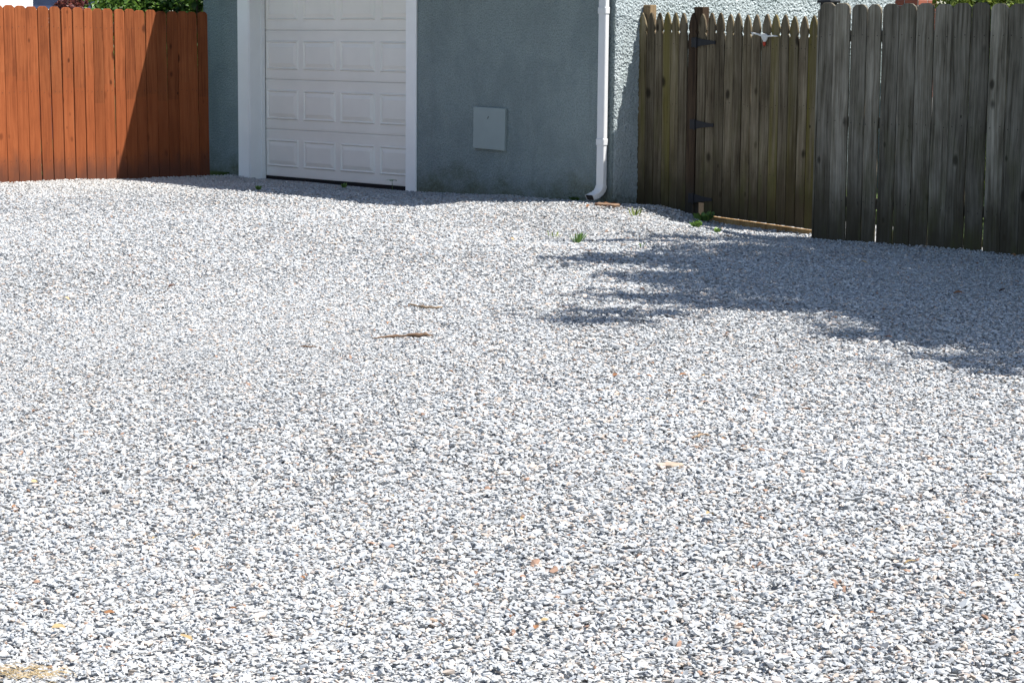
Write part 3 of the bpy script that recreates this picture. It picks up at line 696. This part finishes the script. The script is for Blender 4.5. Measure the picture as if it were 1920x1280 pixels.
stick('smooth curved tan stick lying farthest of the three on the gravel', [(765, 575), (778, 578), (793, 581), (812, 582.5), (829, 581)], [.003, .006, .007, .0065, .0075], TWIG)
s2 = stick('longest stick, brown and knobbly, lying mid-yard on the gravel', [(700, 641), (716, 639), (738, 637), (760, 635.5), (780, 635), (800, 634), (812, 634.5)], [.002, .005, .0075, .005, .012, .008, .003], DTWIG)
stick('shortest thin brown stick lying left of the knobbly one', [(560, 657), (575, 656.5), (592, 656)], [.003, .0045, .004], DTWIG)
stick('thin pale bent twig by the right lower middle of the gravel', [(1303, 829), (1312, 825), (1322, 822), (1332, 824)], [.003, .004, .004, .003], TWIG)
stick('long pale thin twig at the left picture edge', [(-4, 840), (18, 832), (40, 823), (62, 812)], [.003, .003, .003, .002], plain('grey_twig', (.55, .53, .5), .8, .2, 20))

LM = [plain('dry_leaf_brown', (.22, .10, .045), .7, .4, 20), plain('dry_leaf_orange', (.28, .135, .06), .7, .4, 20), plain('dry_leaf_tan', (.52, .36, .18), .7, .3, 20), plain('dry_leaf_dark', (.075, .035, .025), .7, .4, 20), plain('dry_leaf_yellow', (.34, .25, .125), .7, .3, 20)]
def leaf_mesh(name, L, Wd, mat, curl, seed):
    r = random.Random(seed); V, Fc = [], []
    for i in range(6):
        t = i/5; wv = Wd*math.sin(math.pi*min(1, t*.92+.06))**.8*.5*r.uniform(.8, 1.15); z = curl*L*math.sin(t*3)*.4
        V += [((t-.5)*L, -wv, z+curl*wv*.9+r.uniform(0, .002)), ((t-.5)*L, 0, z), ((t-.5)*L, wv, z+curl*wv*.9+r.uniform(0, .002))]
    for i in range(5):
        for k in (0, 1): Fc.append((i*3+k, i*3+k+1, i*3+k+4, i*3+k+3))
    me = bpy.data.meshes.new(name); me.from_pydata(V, [], Fc); me.update(); me.materials.append(mat); return me
def dry_leaf(px, py, L, m, label, group='dry leaves on the gravel', tilt=.3):
    p = spot(px, py); o = link(bpy.data.objects.new('dry_leaf', leaf_mesh('dry_leaf', L*.85, L*.42, LM[m], random.uniform(.1, .4), int(px*7+py))))
    o.location = (p[0], p[1], p[2]+.021); o.rotation_euler = (random.uniform(-tilt, tilt)-.25, random.uniform(-tilt, tilt), random.uniform(0, 6.28)); tag(o, label, 'leaf', group)
for a in ((322, 543, .06, 3, 'dark brown curled leaf on the far left gravel, left of the sticks'), (124, 567, .05, 2, 'small tan leaf on the far left gravel'), (1153, 711, .05, 0, 'brown curled leaf, leftmost of the four in mid-right gravel'),
          (1216, 714, .045, 1, 'orange-brown leaf, second of the four in mid-right gravel'), (1281, 712, .05, 1, 'orange leaf, rightmost of the four in mid-right gravel'), (1255, 741, .042, 1, 'rusty leaf, lowest of the four in mid-right gravel'),
          (612, 612, .05, 2, 'tan leaf on the gravel up left of the knobbly stick'), (960, 453, .05, 2, 'tan leaf on gravel left of the green grass tuft'), (1330, 977, .045, 4, 'yellow dry leaf cluster low on the right gravel'), (1372, 1019, .03, 4, 'small yellow leaf low on the right gravel'),
          (1680, 967, .03, 1, 'orange leaf bit low on the right gravel'), (1776, 983, .03, 4, 'yellow leaf bit lower right, right of the orange bit'), (1706, 1068, .04, 4, 'golden leaf low on the right gravel'), (1908, 1095, .035, 4, 'golden leaf at the lower right picture edge'),
          (680, 1068, .028, 1, 'small rusty leaf low left of centre'), (290, 1022, .03, 4, 'yellowish leaf low on the left gravel'), (370, 1019, .04, 2, 'tan leaf low on the left gravel'), (65, 915, .045, 2, 'pale tan leaf at the left picture edge'), (110, 1192, .05, 4, 'golden leaf near the straw at lower left'),
          (350, 1210, .05, 4, 'golden leaf at the bottom left'), (1005, 1190, .04, 1, 'orange leaf at the bottom centre'), (1180, 1180, .035, 1, 'small orange leaf at bottom right of centre'), (1620, 498, .06, 2, 'tan leaf in the tree shade, nearest the grey fence'), (1795, 556, .07, 0, 'brown leaf in the tree shade at right'), (1880, 551, .07, 3, 'dark leaf in the tree shade at far right'),
          (1665, 640, .05, 0, 'reddish leaf at the lower edge of the tree shade'), (1365, 448, .06, 0, 'red-brown leaf in front of the gate'), (1135, 512, .05, 0, 'small red-brown leaf left of the tree shade'), (1900, 484, .07, 1, 'rusty leaf at the foot of the grey fence')):
    dry_leaf(*a)
for k in range(46):
    px, py = random.uniform(20, 1900), 420+820*random.random()**1.1
    L = random.uniform(.018, .036)
    dry_leaf(px, py, L, random.choice([0, 1, 2, 4, 2, 1]), 'tiny scrap of dry leaf scattered among the stones', 'dry leaf scraps among the stones')
# litter and a flat brown stone at the downspout
for k, (px, py) in enumerate(((1103, 391), (1112, 395), (1122, 392), (1131, 396), (1142, 393), (1118, 388), (1150, 389), (1108, 385), (1136, 390))):
    dry_leaf(px, py, random.uniform(.05, .09), random.choice([0, 3, 0, 3]), 'brown dead leaf in the litter below the downspout', 'leaf litter below the downspout')
def flat_stone(name, label, px, py, rx, ry, h, mat, rot=0, seed=1, cat='stone'):
    r = random.Random(seed); p = spot(px, py); bm = bmesh.new(); n = 11; ring = []
    for zz, sc in ((-.03, .95), (h*.6, 1.0), (h, .86)):
        ring.append([bm.verts.new((rx*sc*math.cos(a)*q, ry*sc*math.sin(a)*q, zz+r.uniform(-.002, .002))) for a, q in [(2*math.pi*i/n, 1+.16*math.sin(i*2.3+seed)) for i in range(n)]])
    for i in range(2):
        for k in range(n): j = (k+1) % n; bm.faces.new((ring[i][k], ring[i][j], ring[i+1][j], ring[i+1][k]))
    bm.faces.new(ring[2])
    o = bm_obj(name, bm, mat); o.location = (p[0], p[1], p[2]+.004); o.rotation_euler = (0, 0, rot); tag(o, label, cat)
flat_stone('splash_stone', 'flat orange-brown splash stone at the foot of the downspout', 1140, 386, .15, .10, .020, plain('brown_stone', (.24, .155, .10), .9, .4, 14, .004), RZ, 3)
flat_stone('flat_stone', 'flat tan stone sunk in the gravel, lower right of centre', 1258, 875, .040, .026, .010, plain('tan_stone', (.36, .285, .22), .9, .25, 40), .2, 2)
flat_stone('flat_stone', 'small pinkish flat stone just left of the flat tan one', 1238, 876, .020, .020, .010, plain('pink_stone', (.44, .35, .29), .9, .2, 40), .7, 5)
flat_stone('round_pebble', 'round brown pebble near the bottom centre of the gravel', 812, 1169, .011, .0105, .009, plain('pebble_brown', (.33, .25, .19), .8, .2, 60), 0, 6, 'pebble')

def weed(label, px, py, n, L, spread, mat=WEED, blade=True, seed=1, name='weed', h=.8, off=(0, 0), cat='weed'):
    p = spot(px, py); r = random.Random(seed); V, Fc, T = [], [], []
    for k in range(n):
        a = r.uniform(0, 6.28); q = r.uniform(.2, 1)*spread; bx_, by_ = q*math.cos(a)*.6, q*math.sin(a)*.6
        l = L*r.uniform(.55, 1.1); ln = r.uniform(.35, 1.0)*(1.4-h); wd = l*(.09 if blade else .34)
        dx, dy = math.cos(a+r.uniform(-.5, .5)), math.sin(a+r.uniform(-.5, .5)); b = len(V)
        for t in (0, .35, .7, 1):
            w2 = wd*(1-t)**.6*(.5+t) if blade else wd*math.sin(math.pi*(.12+.86*t))
            z = l*(t*h*1.2-.55*ln*t*t*h); x_, y_ = bx_+dx*l*ln*t, by_+dy*l*ln*t
            V += [(x_-dy*w2, y_+dx*w2, z), (x_+dy*w2, y_-dx*w2, z)]
        for i in range(3): Fc.append((b+2*i, b+2*i+1, b+2*i+3, b+2*i+2))
        T += [r.random()]*8
    o = mesh_obj(name, V, Fc, mat); at = o.data.attributes.new('tone', 'FLOAT', 'POINT'); at.data.foreach_set('value', T)
    o.location = (p[0]+off[0], p[1]+off[1], p[2]+.004); tag(o, label, cat); return o
weed('bright green grass tuft on the sunlit gravel below the downspout', 1083, 456, 34, .10, .06, seed=1, name='grass_tuft')
weed('sparse yellowish grass sprigs left of the bright grass tuft', 1040, 446, 12, .06, .12, VINE, seed=2, name='grass_sprigs')
weed('small green weed in the gap between tree shade and grass tuft', 1202, 464, 10, .05, .03, seed=3)
weed('broad-leaved green weeds at the foot of the gate hinge post', 1318, 414, 26, .10, .10, blade=False, seed=4, name='weed_clump')
weed('bright sunlit weed in front of the hinge post weeds', 1306, 427, 20, .07, .06, blade=False, seed=5)
weed('low green weed right of the hinge post weeds', 1345, 436, 12, .05, .05, blade=False, seed=6)
weed('thin pale grass sprigs in front of the picket fence', 1190, 405, 20, .10, .10, VINE, seed=7, name='grass_sprigs')
weed('dark leafy weed at the picket fence foot, left of the hinge post', 1290, 397, 16, .14, .05, blade=False, seed=8, h=.9)
weed('long-leaved green weed against the stucco left of the downspout', 1064, 374, 26, .2, .09, seed=9, h=.8)
weed('low dark weed beside the downspout outlet', 1082, 377, 18, .10, .08, blade=False, seed=19, h=.5)
weed('small green weed under the middle of the garage door', 645, 353, 14, .06, .04, blade=False, seed=10, h=.8)
weed('small green weed in the shade edge left of the garage door middle', 485, 357, 14, .055, .04, blade=False, seed=11)
weed('tiny green weed at the foot of the grey fence', 1857, 470, 14, .07, .05, blade=False, seed=12, h=.8)
# seedling with a bare stem by the right end of the door
p = spot(735, 357); e = empty('seedling', p); tag(e, 'spindly seedling with a flat leaf whorl by the right of the garage door', 'weed')
V, Fc = tube_mesh([(0, 0, -.02), (.004, 0, .05), (.0, .004, .098)], [.003, .0028, .0025], 5); mesh_obj('stem', V, Fc, plain('green_stem', (.10, .16, .04), .6), e)
V, Fc = [], []
for k in range(6):
    a = k*1.047+.3; b = len(V); c, s = math.cos(a), math.sin(a)
    for t, w2 in ((0, .004), (.03, .016), (.055, .013), (.075, .001)): V += [(c*t-s*w2, s*t+c*w2, .098+.012*math.sin(t*40)), (c*t+s*w2, s*t-c*w2, .098+.012*math.sin(t*40))]
    for i in range(3): Fc.append((b+2*i, b+2*i+1, b+2*i+3, b+2*i+2))
mesh_obj('leaf_whorl', V, Fc, plain('seedling_leaf', (.10, .19, .035), .5), e)
# straw at the bottom left corner
STRAW = plain('straw', (.40, .30, .16), .8, .4, 30)
p = spot(40, 1268); V, Fc = [], []; r = random.Random(9)
for k in range(130):
    x0, y0 = r.gauss(-.01, .05), r.gauss(0, .028); a = r.gauss(.1, .5); l = r.uniform(.012, .045); z = r.uniform(.002, .015)
    v, f = tube_mesh([(x0, y0, z), (x0+l*.5*math.cos(a), y0+l*.5*math.sin(a), z+.004), (x0+l*math.cos(a), y0+l*math.sin(a), z-.002)], .0007, 3); b = len(V); V += v; Fc += [tuple(i+b for i in q) for q in f]
o = mesh_obj('straw', V, Fc, STRAW); o.location = p; tag(o, 'patch of dry golden straw in the bottom left corner', 'straw', kind='stuff')
